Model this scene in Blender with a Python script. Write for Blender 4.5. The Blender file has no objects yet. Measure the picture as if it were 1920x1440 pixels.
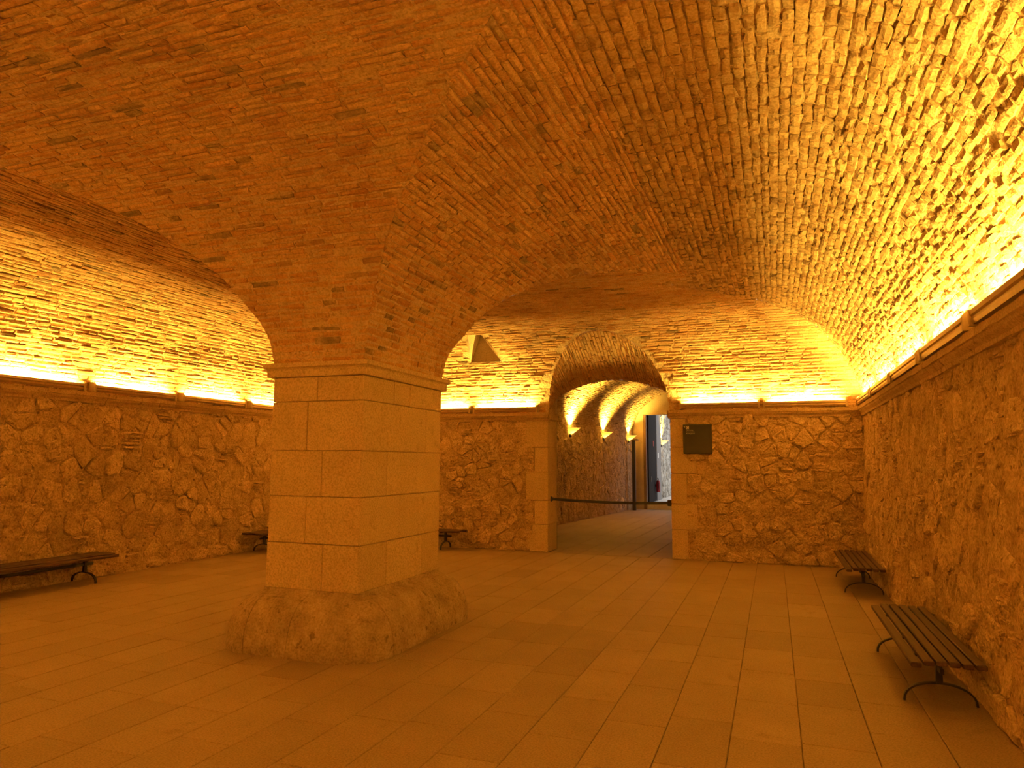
import bpy, bmesh, math, random
import numpy as np
from mathutils import Matrix, Vector, noise
from mathutils.geometry import delaunay_2d_cdt

SC = bpy.context.scene
COL = SC.collection
rng = np.random.default_rng(7)
random.seed(7)

# ------------------------------------------------------------------ camera
FPX = 1323.15                      # focal length in pixels of the 1920 x 1440 frame
EYE = np.array([0.0, 0.0, 1.65])
RC = np.array([[0.93844755, 0.03171485, 0.34396274],
               [0.34535974, -0.10501755, -0.93257598],
               [0.00654562, 0.99396453, -0.1095065]])
cam_d = bpy.data.cameras.new('camera')
cam_d.sensor_width = 36.0
cam_d.lens = FPX / 1920 * 36.0
cam_d.clip_start = 0.02
cam = bpy.data.objects.new('camera', cam_d)
COL.objects.link(cam)
cam.matrix_world = Matrix([[*RC[0], EYE[0]], [*RC[1], EYE[1]], [*RC[2], EYE[2]], [0, 0, 0, 1]])
SC.camera = cam

# ------------------------------------------------------------------ world (daylight outside the far door) and exposure
W = bpy.data.worlds.new('world')
SC.world = W
W.use_nodes = True
W.node_tree.nodes['Background'].inputs[0].default_value = (1.0, 0.96, 0.90, 1)
W.node_tree.nodes['Background'].inputs[1].default_value = 1.0
SC.view_settings.view_transform = 'Standard'
SC.view_settings.look = 'None'
SC.view_settings.gamma = 1.0
SC.view_settings.exposure = 0.48
SC.view_settings.use_curve_mapping = False
SC.cycles.diffuse_bounces = 6
SC.cycles.max_bounces = 7
SC.cycles.sample_clamp_indirect = 6.0

LAMP_RGB = (1.0, 0.60, 0.078)
COVE_WATT_PER_M = 94.0
SCONCE_WATT = 150.0

# ------------------------------------------------------------------ room dimensions (metres)
XR, XL, YB, YF = 1.40, -8.98, 12.65, -0.30
PX0, PX1, PY0, PY1 = -4.39, -3.41, 5.42, 7.00
ZS_P, ZS_W = 2.55, 2.575
DOOR0, DOOR1, YREAR = -3.93, -1.69, 13.15


# ------------------------------------------------------------------ materials
def new_mat(name):
    m = bpy.data.materials.new(name)
    m.use_nodes = True
    nt = m.node_tree
    b = nt.nodes['Principled BSDF']
    return m, nt, b


def N(nt, kind, **kw):
    n = nt.nodes.new(kind)
    for k, v in kw.items():
        setattr(n, k, v)
    return n


def noise_node(nt, scale, detail=4, rough=0.6, vec=None):
    n = N(nt, 'ShaderNodeTexNoise')
    n.inputs['Scale'].default_value = scale
    n.inputs['Detail'].default_value = detail
    n.inputs['Roughness'].default_value = rough
    if vec is not None:
        nt.links.new(vec, n.inputs['Vector'])
    return n


def ramp(nt, src, stops):
    r = N(nt, 'ShaderNodeValToRGB')
    e = r.color_ramp.elements
    while len(e) > 1:
        e.remove(e[-1])
    e[0].position, e[0].color = stops[0][0], (*stops[0][1], 1)
    for p, c in stops[1:]:
        x = e.new(p)
        x.color = (*c, 1)
    nt.links.new(src, r.inputs[0])
    return r


def mix(nt, fac, a, b, blend='MIX'):
    m = N(nt, 'ShaderNodeMix', data_type='RGBA', blend_type=blend)
    for sock, v in ((m.inputs[0], fac), (m.inputs[6], a), (m.inputs[7], b)):
        if isinstance(v, (int, float)):
            sock.default_value = v
        elif isinstance(v, tuple):
            sock.default_value = (*v, 1)
        else:
            nt.links.new(v, sock)
    return m.outputs[2]


def bump(nt, bsdf, layers):
    """layers (height, strength, depth in metres) summed into one bump node"""
    acc = None
    for src, strength, dist in layers:
        m = N(nt, 'ShaderNodeMath', operation='MULTIPLY_ADD')
        m.inputs[1].default_value = strength * dist
        m.inputs[2].default_value = 0.0
        nt.links.new(src, m.inputs[0])
        if acc is not None:
            nt.links.new(acc, m.inputs[2])
        acc = m.outputs[0]
    b = N(nt, 'ShaderNodeBump')
    b.inputs['Strength'].default_value = 1.0
    b.inputs['Distance'].default_value = 1.0
    nt.links.new(acc, b.inputs['Height'])
    nt.links.new(b.outputs[0], bsdf.inputs['Normal'])


def world_pos(nt):
    return N(nt, 'ShaderNodeNewGeometry').outputs['Position']


def mat_brick(name, stops, mortar, smear=0.5):
    m, nt, b = new_mat(name)
    pos = world_pos(nt)
    at = N(nt, 'ShaderNodeAttribute', attribute_name='rnd')
    st = N(nt, 'ShaderNodeAttribute', attribute_name='stain')
    c = ramp(nt, at.outputs['Fac'], stops).outputs[0]
    n1 = noise_node(nt, 9, 4, 0.65, pos)
    n2 = noise_node(nt, 55, 3, 0.6, pos)
    n3 = noise_node(nt, 1.1, 3, 0.5, pos)
    sm = ramp(nt, n1.outputs[0], [(0.46, (0, 0, 0)), (0.62, (smear, smear, smear))]).outputs[0]
    c = mix(nt, sm, c, mortar)
    sp = ramp(nt, n2.outputs[0], [(0.36, (0.74, 0.72, 0.70)), (0.60, (1.08, 1.08, 1.08))]).outputs[0]
    c = mix(nt, 1.0, c, sp, 'MULTIPLY')
    bl = ramp(nt, n3.outputs[0], [(0.34, (0.84, 0.80, 0.77)), (0.60, (1.06, 1.06, 1.06))]).outputs[0]
    c = mix(nt, 1.0, c, bl, 'MULTIPLY')
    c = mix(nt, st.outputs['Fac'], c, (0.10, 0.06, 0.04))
    nt.links.new(c, b.inputs['Base Color'])
    b.inputs['Roughness'].default_value = 0.93
    b.inputs['Specular IOR Level'].default_value = 0.15
    bump(nt, b, [(n1.outputs[0], 0.7, 0.02), (n2.outputs[0], 0.9, 0.007)])
    return m


MORTAR = (0.70, 0.54, 0.36)
M_BRICK = mat_brick('vault_brick', [(0.0, (0.24, 0.18, 0.12)), (0.03, (0.34, 0.25, 0.16)), (0.06, (0.54, 0.31, 0.16)),
                                    (0.40, (0.60, 0.38, 0.21)), (1.0, (0.66, 0.47, 0.28))], MORTAR, 0.5)
M_BRICK_PALE = mat_brick('worn_vault_brick', [(0.0, (0.24, 0.155, 0.09)), (0.10, (0.39, 0.255, 0.14)),
                                              (0.55, (0.48, 0.33, 0.185)), (1.0, (0.56, 0.41, 0.245))], (0.58, 0.45, 0.29), 0.7)


def mat_rock(name, c0, c1, dark, n_scale=5.0, bump_amt=0.6, fine=42, use_rnd=True, spec=0.15, var=1.0):
    m, nt, b = new_mat(name)
    pos = world_pos(nt)
    n1 = noise_node(nt, n_scale, 4, 0.66, pos)
    n2 = noise_node(nt, fine, 3, 0.62, pos)
    n3 = noise_node(nt, n_scale * 3.1, 3, 0.6, pos)
    c = ramp(nt, n1.outputs[0], [(0.30, c0), (0.68, c1)]).outputs[0]
    if use_rnd:
        at = N(nt, 'ShaderNodeAttribute', attribute_name='rnd')
        tone = ramp(nt, at.outputs['Fac'], [(0, (1 - .34 * var, 1 - .38 * var, 1 - .42 * var)), (0.5, (1 - .03 * var, 1 - .04 * var, 1 - .05 * var)), (1, (1 + .14 * var, 1 + .14 * var, 1 + .12 * var))]).outputs[0]
        c = mix(nt, 1.0, c, tone, 'MULTIPLY')
    pits = ramp(nt, n3.outputs[0], [(0.30, (1, 1, 1)), (0.40, (0, 0, 0))]).outputs[0]
    c = mix(nt, pits, c, dark)
    sp = ramp(nt, n2.outputs[0], [(0.34, (0.70, 0.68, 0.66)), (0.60, (1.06, 1.06, 1.06))]).outputs[0]
    c = mix(nt, 1.0, c, sp, 'MULTIPLY')
    nt.links.new(c, b.inputs['Base Color'])
    b.inputs['Roughness'].default_value = 0.92
    b.inputs['Specular IOR Level'].default_value = spec
    bump(nt, b, [(n1.outputs[0], bump_amt, 0.05), (n3.outputs[0], bump_amt, 0.02), (n2.outputs[0], bump_amt, 0.006)])
    return m


M_MORTAR = mat_rock('vault_mortar', (0.56, 0.43, 0.28), (0.72, 0.56, 0.38), (0.40, 0.28, 0.18), 6, 0.6, 50, False)
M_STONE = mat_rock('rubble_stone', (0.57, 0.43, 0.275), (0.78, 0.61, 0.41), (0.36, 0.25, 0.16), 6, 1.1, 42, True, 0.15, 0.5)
M_WALLMORTAR = mat_rock('rubble_mortar', (0.45, 0.325, 0.205), (0.72, 0.555, 0.37), (0.26, 0.175, 0.11), 5, 1.2, 38, False)  # mortar, coloured darker than the stones to paint in crevice shade
M_ASHLAR = mat_rock('dressed_stone', (0.62, 0.49, 0.325), (0.70, 0.56, 0.38), (0.56, 0.43, 0.285), 2.2, 0.18, 70, True, 0.15, 0.22)
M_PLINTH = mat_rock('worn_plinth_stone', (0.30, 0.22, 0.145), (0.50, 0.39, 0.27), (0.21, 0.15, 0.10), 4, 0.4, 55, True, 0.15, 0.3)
M_TRIM = mat_rock('cornice_stone', (0.52, 0.38, 0.24), (0.63, 0.48, 0.32), (0.36, 0.25, 0.16), 4, 0.3, 60, True, 0.15, 0.4)
M_SLAB = mat_rock('floor_slab_stone', (0.33, 0.24, 0.155), (0.375, 0.275, 0.18), (0.32, 0.23, 0.145), 1.6, 0.07, 90, True, 0.3, 0.5)
M_SLAB.node_tree.nodes['Principled BSDF'].inputs['Roughness'].default_value = 0.62
M_GROUT = mat_rock('floor_grout', (0.17, 0.12, 0.08), (0.22, 0.16, 0.11), (0.14, 0.095, 0.06), 6, 0.3, 60, False)
M_PLASTER = mat_rock('plaster', (0.56, 0.46, 0.33), (0.64, 0.54, 0.40), (0.52, 0.42, 0.30), 2.0, 0.12, 60, False)
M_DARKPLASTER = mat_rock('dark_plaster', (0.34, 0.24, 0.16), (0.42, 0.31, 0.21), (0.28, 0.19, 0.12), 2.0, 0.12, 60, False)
M_DAYSTONE = mat_rock('pale_outdoor_stone', (0.44, 0.42, 0.39), (0.66, 0.64, 0.60), (0.18, 0.16, 0.15), 5, 0.8)
M_DAYFLOOR = mat_rock('pale_outdoor_paving', (0.62, 0.61, 0.59), (0.72, 0.71, 0.69), (0.56, 0.55, 0.53), 3, 0.1, 60, False)


def mat_plain(name, col, rough=0.5, metal=0.0, spec=0.5, nscale=30, var=0.15, bmp=0.1):
    m, nt, b = new_mat(name)
    n = noise_node(nt, nscale, 4, 0.6, world_pos(nt))
    c = ramp(nt, n.outputs[0], [(0.3, tuple(x * (1 - var) for x in col)), (0.7, tuple(min(1, x * (1 + var)) for x in col))]).outputs[0]
    nt.links.new(c, b.inputs['Base Color'])
    b.inputs['Roughness'].default_value = rough
    b.inputs['Metallic'].default_value = metal
    b.inputs['Specular IOR Level'].default_value = spec
    if bmp:
        bump(nt, b, [(n.outputs[0], bmp, 0.004)])
    return m


def mat_emit(name, col, strength):
    m, nt, b = new_mat(name)
    b.inputs['Base Color'].default_value = (*col, 1)
    b.inputs['Emission Color'].default_value = (*col, 1)
    b.inputs['Emission Strength'].default_value = strength
    m.cycles.emission_sampling = 'NONE'
    return m


def mat_wood():
    m, nt, b = new_mat('dark_bench_wood')
    tc = N(nt, 'ShaderNodeTexCoord')
    mp = N(nt, 'ShaderNodeMapping')
    mp.inputs['Scale'].default_value = (60, 2.2, 60)
    nt.links.new(tc.outputs['Object'], mp.inputs[0])
    n = noise_node(nt, 1.0, 5, 0.65, mp.outputs[0])
    c = ramp(nt, n.outputs[0], [(0.3, (0.050, 0.026, 0.020)), (0.7, (0.105, 0.056, 0.042))]).outputs[0]
    nt.links.new(c, b.inputs['Base Color'])
    b.inputs['Roughness'].default_value = 0.6
    b.inputs['Specular IOR Level'].default_value = 0.25
    bump(nt, b, [(n.outputs[0], 0.25, 0.003)])
    return m


M_WOOD = mat_wood()
M_IRON = mat_plain('black_iron', (0.035, 0.031, 0.030), 0.5, 0.3)
M_CHANNEL = mat_plain('bronze_painted_channel', (0.42, 0.30, 0.19), 0.30, 0.55)
M_BRACKET = mat_plain('fixture_bracket', (0.38, 0.28, 0.18), 0.5, 0.2)
M_TUBE = mat_emit('cove_tube_glow', LAMP_RGB, 30.0)
M_SCONCE = mat_plain('white_plaster_sconce', (0.85, 0.80, 0.70), 0.7, 0.0, 0.3)
_nt = M_SCONCE.node_tree
_tr, _mx = N(_nt, 'ShaderNodeBsdfTranslucent'), N(_nt, 'ShaderNodeMixShader')
_tr.inputs[0].default_value = (0.85, 0.78, 0.66, 1)
_mx.inputs[0].default_value = 0.5
_nt.links.new(_nt.nodes['Principled BSDF'].outputs[0], _mx.inputs[1])
_nt.links.new(_tr.outputs[0], _mx.inputs[2])
_nt.links.new(_mx.outputs[0], _nt.nodes['Material Output'].inputs[0])
M_BULB = mat_emit('sconce_lamp_glow', LAMP_RGB, 120.0)
M_BULB.cycles.emission_sampling = 'AUTO'
M_SIGN = mat_plain('dark_sign_panel', (0.030, 0.025, 0.027), 0.5, 0.0, 0.25, 200, 0.1, 0.0)
M_INK = mat_plain('pale_sign_print', (0.86, 0.80, 0.70), 0.6, 0.0, 0.2, 200, 0.03, 0.0)
M_BELT = mat_plain('black_webbing', (0.014, 0.013, 0.013), 0.7)
M_BLACK = mat_plain('black_plastic', (0.02, 0.019, 0.02), 0.45)
M_DOOR = mat_plain('dark_painted_door', (0.030, 0.026, 0.028), 0.9, 0.0, 0.08)
M_FRAME = mat_plain('brown_door_frame', (0.20, 0.13, 0.09), 0.6)
M_GREY = mat_plain('grey_render', (0.26, 0.25, 0.26), 0.9, 0.0, 0.1)
M_RED = mat_plain('red_enamel', (0.35, 0.02, 0.03), 0.35)
M_WHITE = mat_plain('white_enamel', (0.8, 0.8, 0.8), 0.5)


# ------------------------------------------------------------------ object helpers
def tag(o, label=None, cat=None, group=None, kind=None):
    for k, v in (('label', label), ('category', cat), ('group', group), ('kind', kind)):
        if v:
            o[k] = v
    return o


def empty(name, loc=(0, 0, 0), rz=0.0):
    o = bpy.data.objects.new(name, None)
    o.empty_display_size = 0.1
    o.location = loc
    o.rotation_euler = (0, 0, rz)
    COL.objects.link(o)
    return o


def mesh_obj(name, verts, faces, mat, parent=None, rnd=None, stain=None, smooth=False):
    me = bpy.data.meshes.new(name)
    verts = np.asarray(verts, dtype=np.float64)
    me.from_pydata(verts.tolist() if len(verts) < 4000 else [tuple(v) for v in verts], [], faces)
    for key, arr in (('rnd', rnd), ('stain', stain)):
        if arr is not None:
            a = me.attributes.new(key, 'FLOAT', 'POINT')
            a.data.foreach_set('value', np.broadcast_to(np.asarray(arr, dtype=np.float32), (len(verts),)).copy())
    me.materials.append(mat)
    if smooth:
        me.polygons.foreach_set('use_smooth', np.ones(len(me.polygons), dtype=bool))
    me.update()
    o = bpy.data.objects.new(name, me)
    COL.objects.link(o)
    if parent is not None:
        o.parent = parent
    return o


class MB:
    """collects shapes of ONE part, then builds it as one mesh object"""

    def __init__(self):
        self.v, self.f = [], []

    def add(self, vs, fs):
        k = len(self.v)
        self.v += [tuple(p) for p in vs]
        self.f += [tuple(i + k for i in f) for f in fs]
        return self

    def box(self, lo, hi, c=0.0):
        (x0, y0, z0), (x1, y1, z1) = lo, hi
        if c <= 0:
            vs = [(x, y, z) for z in (z0, z1) for y in (y0, y1) for x in (x0, x1)]
            return self.add(vs, [(0, 2, 3, 1), (4, 5, 7, 6), (0, 1, 5, 4), (2, 6, 7, 3), (0, 4, 6, 2), (1, 3, 7, 5)])
        bm = bmesh.new()
        bmesh.ops.create_cube(bm, size=1)
        for v in bm.verts:
            v.co = ((x0 + x1) / 2 + v.co.x * (x1 - x0), (y0 + y1) / 2 + v.co.y * (y1 - y0), (z0 + z1) / 2 + v.co.z * (z1 - z0))
        bmesh.ops.bevel(bm, geom=bm.edges[:], offset=c, segments=1, affect='EDGES')
        bm.verts.index_update()
        self.add([v.co[:] for v in bm.verts], [tuple(v.index for v in f.verts) for f in bm.faces])
        bm.free()
        return self

    def sweep(self, pts, up, w, t):
        """rectangular bar w (along `up`-normal plane x axis dir) swept along a polyline"""
        n = len(pts)
        P = [Vector(p) for p in pts]
        side = Vector(up).normalized()
        vs = []
        for i in range(n):
            tg = (P[min(i + 1, n - 1)] - P[max(i - 1, 0)]).normalized()
            nn = tg.cross(side).normalized()
            for a, b in ((-1, -1), (1, -1), (1, 1), (-1, 1)):
                vs.append(P[i] + side * (a * w / 2) + nn * (b * t / 2))
        fs = [(0, 1, 2, 3), tuple(4 * (n - 1) + k for k in (3, 2, 1, 0))]
        for i in range(n - 1):
            for k in range(4):
                fs.append((4 * i + k, 4 * i + 4 + k, 4 * i + 4 + (k + 1) % 4, 4 * i + (k + 1) % 4))
        return self.add(vs, fs)

    def lathe(self, prof, c, seg=16, axis=2, a0=0.0, a1=2 * math.pi):
        full = abs(a1 - a0 - 2 * math.pi) < 1e-6
        m = seg if full else seg + 1
        vs = []
        for r, h in prof:
            for i in range(m):
                a = a0 + (a1 - a0) * i / seg
                vs.append((c[0] + r * math.cos(a), c[1] + r * math.sin(a), c[2] + h))
        fs = []
        for j in range(len(prof) - 1):
            for i in range(seg):
                i2 = (i + 1) % m
                fs.append((j * m + i, j * m + i2, (j + 1) * m + i2, (j + 1) * m + i))
        return self.add(vs, fs)

    def build(self, name, mat, parent=None, rnd=None, smooth=False):
        return mesh_obj(name, self.v, self.f, mat, parent, rnd=rnd, smooth=smooth)


def rough(o, amp, scale, seed=0.0, axis=None):
    """small real relief on a finely divided mesh"""
    me = o.data
    for v in me.vertices:
        p = Vector(v.co) * scale + Vector((seed, seed * 1.7, -seed))
        d = noise.noise_vector(p) * amp
        v.co = v.co + d
    return o


# ------------------------------------------------------------------ visibility (which pieces show largest)
def project(P):
    c = (P - EYE) @ RC
    zz = np.where(c[..., 2] < -0.05, -c[..., 2], np.nan)
    return 960 + FPX * c[..., 0] / zz, 720 - FPX * c[..., 1] / zz


def mono(xs, ys):
    xs, ys = np.array(xs, float), np.array(ys, float)
    h = np.diff(xs)
    d = np.diff(ys) / h
    m = np.zeros(len(xs))
    m[0], m[-1] = d[0], d[-1]
    for i in range(1, len(xs) - 1):
        m[i] = 0 if d[i - 1] * d[i] <= 0 else 2 * d[i - 1] * d[i] / (d[i - 1] + d[i])

    def f(x):
        x = np.clip(x, xs[0], xs[-1])
        i = np.clip(np.searchsorted(xs, x, side='right') - 1, 0, len(xs) - 2)
        t = (x - xs[i]) / h[i]
        return (ys[i] * (2 * t**3 - 3 * t**2 + 1) + m[i] * h[i] * (t**3 - 2 * t**2 + t)
                + ys[i + 1] * (-2 * t**3 + 3 * t**2) + m[i + 1] * h[i] * (t**3 - t**2))
    return f


# vault height against the distance from the pier face / from the wall face
ZP = mono([0, .03, .08, .2, .33, .42, .63, .88, 1.05, 1.3, 1.6, 1.95, 2.3, 3.2],
          [2.55, 2.74, 2.89, 3.10, 3.30, 3.41, 3.60, 3.77, 3.86, 3.96, 4.05, 4.11, 4.145, 4.15])
ZW = mono([0, .03, .08, .2, .36, .52, .83, 1.07, 1.6, 2.0, 2.3, 3.2],
          [2.575, 2.80, 2.97, 3.20, 3.47, 3.65, 3.89, 4.01, 4.11, 4.14, 4.148, 4.15])
DT = np.concatenate([np.linspace(0, .1, 60), np.linspace(.103, 3.1, 600)])


def arc(Z):
    z = Z(DT)
    s = np.concatenate([[0], np.cumsum(np.hypot(np.diff(DT), np.diff(z)))])
    return s, z


SP, ZPT = arc(ZP)
SW, ZWT = arc(ZW)


def vault_z(x, y):
    dp = np.maximum.reduce([x - PX1, PX0 - x, PY0 - y, y - PY1])
    dw = np.minimum.reduce([XR - x, x - XL, YB - y, y - YF])
    return np.minimum(ZP(np.maximum(dp, 0)), ZW(np.maximum(dw, 0)))


def visible(P):
    """rough test that the pier and the vault do not hide a point from the camera"""
    ok = np.ones(len(P), bool)
    for t in np.linspace(0.15, 0.97, 40):
        q = EYE + (P - EYE) * t
        inside = (q[:, 0] > PX0) & (q[:, 0] < PX1) & (q[:, 1] > PY0) & (q[:, 1] < PY1)
        inroom = (q[:, 0] > XL) & (q[:, 0] < XR) & (q[:, 1] > YF) & (q[:, 1] < YB)
        ok &= ~inside & ~(inroom & (q[:, 2] > vault_z(q[:, 0], q[:, 1]) + 0.03))
    return ok


def screen_area(quads):
    """quads (n,k,3) -> projected area in pixels, 0 when outside the frame or hidden"""
    u, v = project(quads)
    a = 0.5 * np.abs(np.sum(u * np.roll(v, -1, 1) - np.roll(u, -1, 1) * v, axis=1))
    cu, cv = np.nanmean(u, 1), np.nanmean(v, 1)
    good = np.isfinite(a) & (cu > -10) & (cu < 1930) & (cv > -10) & (cv < 1450)
    a = np.where(good, a, 0)
    a[~visible(quads.mean(1))] = 0
    return a


# ------------------------------------------------------------------ brick laying
TA = np.array([0, 1, 2, 3] * 3)
TB = np.repeat([0.0, 0.5, 1.0], 4)
RIM = np.array([0, 1, 2, 3, 7, 11, 10, 9, 8, 4])
OUTER = np.array([1, 1, 1, 1, 1, 0, 0, 1, 1, 1, 1, 1], bool)
BF = []
for j in range(2):
    for i in range(3):
        BF.append((j * 4 + i, j * 4 + i + 1, j * 4 + i + 5, j * 4 + i + 4))
for k in range(10):
    BF.append((int(RIM[k]), 12 + k, 12 + (k + 1) % 10, int(RIM[(k + 1) % 10])))
BF = np.array(BF)


def lay(P, Pfree, cells, flip, hmean=0.010, hsd=0.004, edge=0.012, jit=0.0035):
    """cells (n,4) a0 a1 b0 b1 on the surface P(a,b) -> brick vertices (n,22,3)"""
    n = len(cells)
    a0, a1, b0, b1 = [c[:, None] for c in cells.T]
    la = a1 - a0
    e = np.minimum(edge / np.maximum(la, 1e-4), 0.3)
    ta = np.where(TA == 0, 0.0, np.where(TA == 1, e, np.where(TA == 2, 1 - e, 1.0)))
    ja = rng.normal(0, jit, (n, 12))
    jb = rng.normal(0, jit * 0.7, (n, 12))
    A = a0 + la * ta + ja
    B = b0 + (b1 - b0) * TB + jb
    hh = rng.normal(hmean, hsd, (n, 1)) + rng.normal(0, 0.0022, (n, 12)) - np.where(OUTER, 0.005, 0.0)
    hh += rng.normal(0, 0.004, (n, 1)) * (ta - 0.5) + rng.normal(0, 0.003, (n, 1)) * (TB - 0.5)
    A = np.concatenate([A, A[:, RIM]], 1)
    B = np.concatenate([B, B[:, RIM]], 1)
    hh = np.concatenate([hh, np.full((n, 10), -0.014)], 1)
    ca, cb = (a0 + a1)[:, 0] / 2, (b0 + b1)[:, 0] / 2
    ep = 0.004
    nrm = np.cross(Pfree(ca + ep, cb) - Pfree(ca - ep, cb), Pfree(ca, cb + ep) - Pfree(ca, cb - ep))
    nrm /= np.linalg.norm(nrm, axis=1)[:, None] + 1e-12
    if flip:
        nrm = -nrm
    return P(A, B) + nrm[:, None, :] * hh[..., None]


def courses(lo, hi, span, pitch, joint, lens, probs):
    """rows b in [lo,hi] of bricks along a; span(b) gives the (a_min,a_max) of the row"""
    out = []
    b = lo
    while b < hi - 0.02:
        p = pitch * rng.uniform(0.92, 1.08)
        b1 = min(b + p - joint * rng.uniform(0.7, 1.3), hi)
        s0, s1 = span(b), span(b1)
        amin, amax = min(s0[0], s1[0]), max(s0[1], s1[1])
        a = amin - rng.uniform(0, 0.2)
        while a < amax:
            L = lens[rng.choice(len(lens), p=probs)] * rng.uniform(0.9, 1.1)
            q0, q1 = max(a, amin), min(a + L - joint * rng.uniform(0.6, 1.2), amax)
            if q1 - q0 > 0.03:
                w = rng.normal(0, 0.0025, 2)
                out.append((q0, q1, b + w[0], b1 + w[1]))
            a += L
        b += p
    return np.array(out)


def brick_children(parent, V, mats, stain, limit=300, name='brick', stuff_name='brickwork', which=None):
    """V (n,22,3): the `limit` that show largest become objects, the rest one part"""
    n = len(V)
    if which is None:
        which, mats = np.zeros(n, int), [mats]
    rndv = rng.random(n)
    quad = V[:, [0, 3, 11, 8]]
    area = screen_area(quad) if limit else np.zeros(n)
    order = np.argsort(-area)
    single = [i for i in order[:limit] if area[i] > 30]
    fl = [tuple(f) for f in BF.tolist()]
    for i in single:
        c = V[i].mean(0)
        o = mesh_obj(name, V[i] - c, fl, mats[which[i]], parent, rnd=rndv[i], stain=stain[i])
        o.location = c
    rest = np.ones(n, bool)
    rest[single] = False
    for w, mt in enumerate(mats):
        idx = np.nonzero(rest & (which == w))[0]
        if len(idx):
            faces = (BF[None] + (np.arange(len(idx)) * 22)[:, None, None]).reshape(-1, 4).tolist()
            o = mesh_obj(stuff_name, V[idx].reshape(-1, 3), faces, mt, parent,
                         rnd=np.repeat(rndv[idx], 22), stain=np.repeat(stain[idx], 22))
            o['kind'] = 'stuff'
    return len(single)


SIDES = {
    'right': dict(pier=lambda d: PX1 + d, wall=lambda d: XR - d, ax=0, span=XR - PX1, pu=(PY0, PY1), wu=(YF, YB)),
    'left': dict(pier=lambda d: PX0 - d, wall=lambda d: XL + d, ax=0, span=PX0 - XL, pu=(PY0, PY1), wu=(YF, YB)),
    'back': dict(pier=lambda d: PY1 + d, wall=lambda d: YB - d, ax=1, span=YB - PY1, pu=(PX0, PX1), wu=(XL, XR)),
    'front': dict(pier=lambda d: PY0 - d, wall=lambda d: YF + d, ax=1, span=PY0 - YF, pu=(PX0, PX1), wu=(XL, XR)),
}


def facet(side, kind):
    S = SIDES[side]
    ss, zt = (SP, ZPT) if kind == 'pier' else (SW, ZWT)
    pos = S[kind]

    def limits(s):
        d = np.interp(s, ss, DT)
        if kind == 'pier':
            return S['pu'][0] - d, S['pu'][1] + d
        return S['wu'][0] + d, S['wu'][1] - d

    def pfree(u, s):
        d = np.interp(s, ss, DT)
        z = np.interp(s, ss, zt)
        q = pos(d)
        return np.stack([q, u, z], -1) if S['ax'] == 0 else np.stack([u, q, z], -1)

    def p(u, s):
        lo, hi = limits(s)
        return pfree(np.clip(u, lo, hi), s)
    smax = float(np.interp(S['span'] / 2 + 0.012, DT, ss))
    return p, pfree, limits, smax, (ss, zt)


# doorway lunette in the back wall: arch outline where the door tunnel cuts the vault
ACX, AHW, AZ0, ARISE = (DOOR0 + DOOR1) / 2, (DOOR1 - DOOR0) / 2, 2.585, 1.33


def lunette(th):
    x = ACX - AHW * np.cos(th)
    z = AZ0 + ARISE * np.sin(th)
    d = np.interp(z, ZWT, DT)
    return np.stack([x, YB - d, z], -1)


def rear_arch(th):
    t = np.linspace(0, 1, 5)
    x = ACX - (AHW - 0.01) * np.cos(th)
    k = (x - ACX) / AHW
    z = 3.20 - 0.31 * k * k
    return np.stack([x, np.full_like(x, YREAR), z], -1)


NICHE = np.array([(-5.36, YB - 12.25), (-4.74, YB - 12.25), (-4.94, YB - 11.70), (-5.19, YB - 11.70)])   # (x, distance from wall)


def in_poly(px, py, poly):
    c = np.zeros(np.shape(px), bool)
    n = len(poly)
    for i in range(n):
        x0, y0 = poly[i]
        x1, y1 = poly[(i + 1) % n]
        hit = ((y0 > py) != (y1 > py)) & (px < (x1 - x0) * (py - y0) / (y1 - y0 + 1e-12) + x0)
        c ^= hit
    return c


def grow(poly, k):
    c = poly.mean(0)
    return c + (poly - c) * k


def lun_poly():
    L = lunette(np.linspace(0, math.pi, 41))
    s = np.interp(YB - L[:, 1], DT, SW)
    pts = np.stack([L[:, 0], s], -1)
    return np.concatenate([[(pts[0, 0], -0.2)], pts, [(pts[-1, 0], -0.2)]])


LUN = lun_poly()
NIC = np.stack([NICHE[:, 0], np.interp(NICHE[:, 1], DT, SW)], -1)


def shell_grid(p, limits, smax, off, nu=24, ns=40, extra=0.0):
    s = np.concatenate([[0], np.linspace(0.02, smax + extra, ns)])
    rows = []
    for si in s:
        lo, hi = limits(si)
        rows.append(np.stack([np.linspace(lo, hi, nu), np.full(nu, si)], -1))
    g = np.array(rows)
    V = p(g[..., 0], g[..., 1])
    V[..., 2] += off
    F = []
    m = len(s)
    for i in range(m - 1):
        for j in range(nu - 1):
            a = i * nu + j
            F.append((a, a + 1, a + nu + 1, a + nu))
    return V.reshape(-1, 3), F


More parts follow.
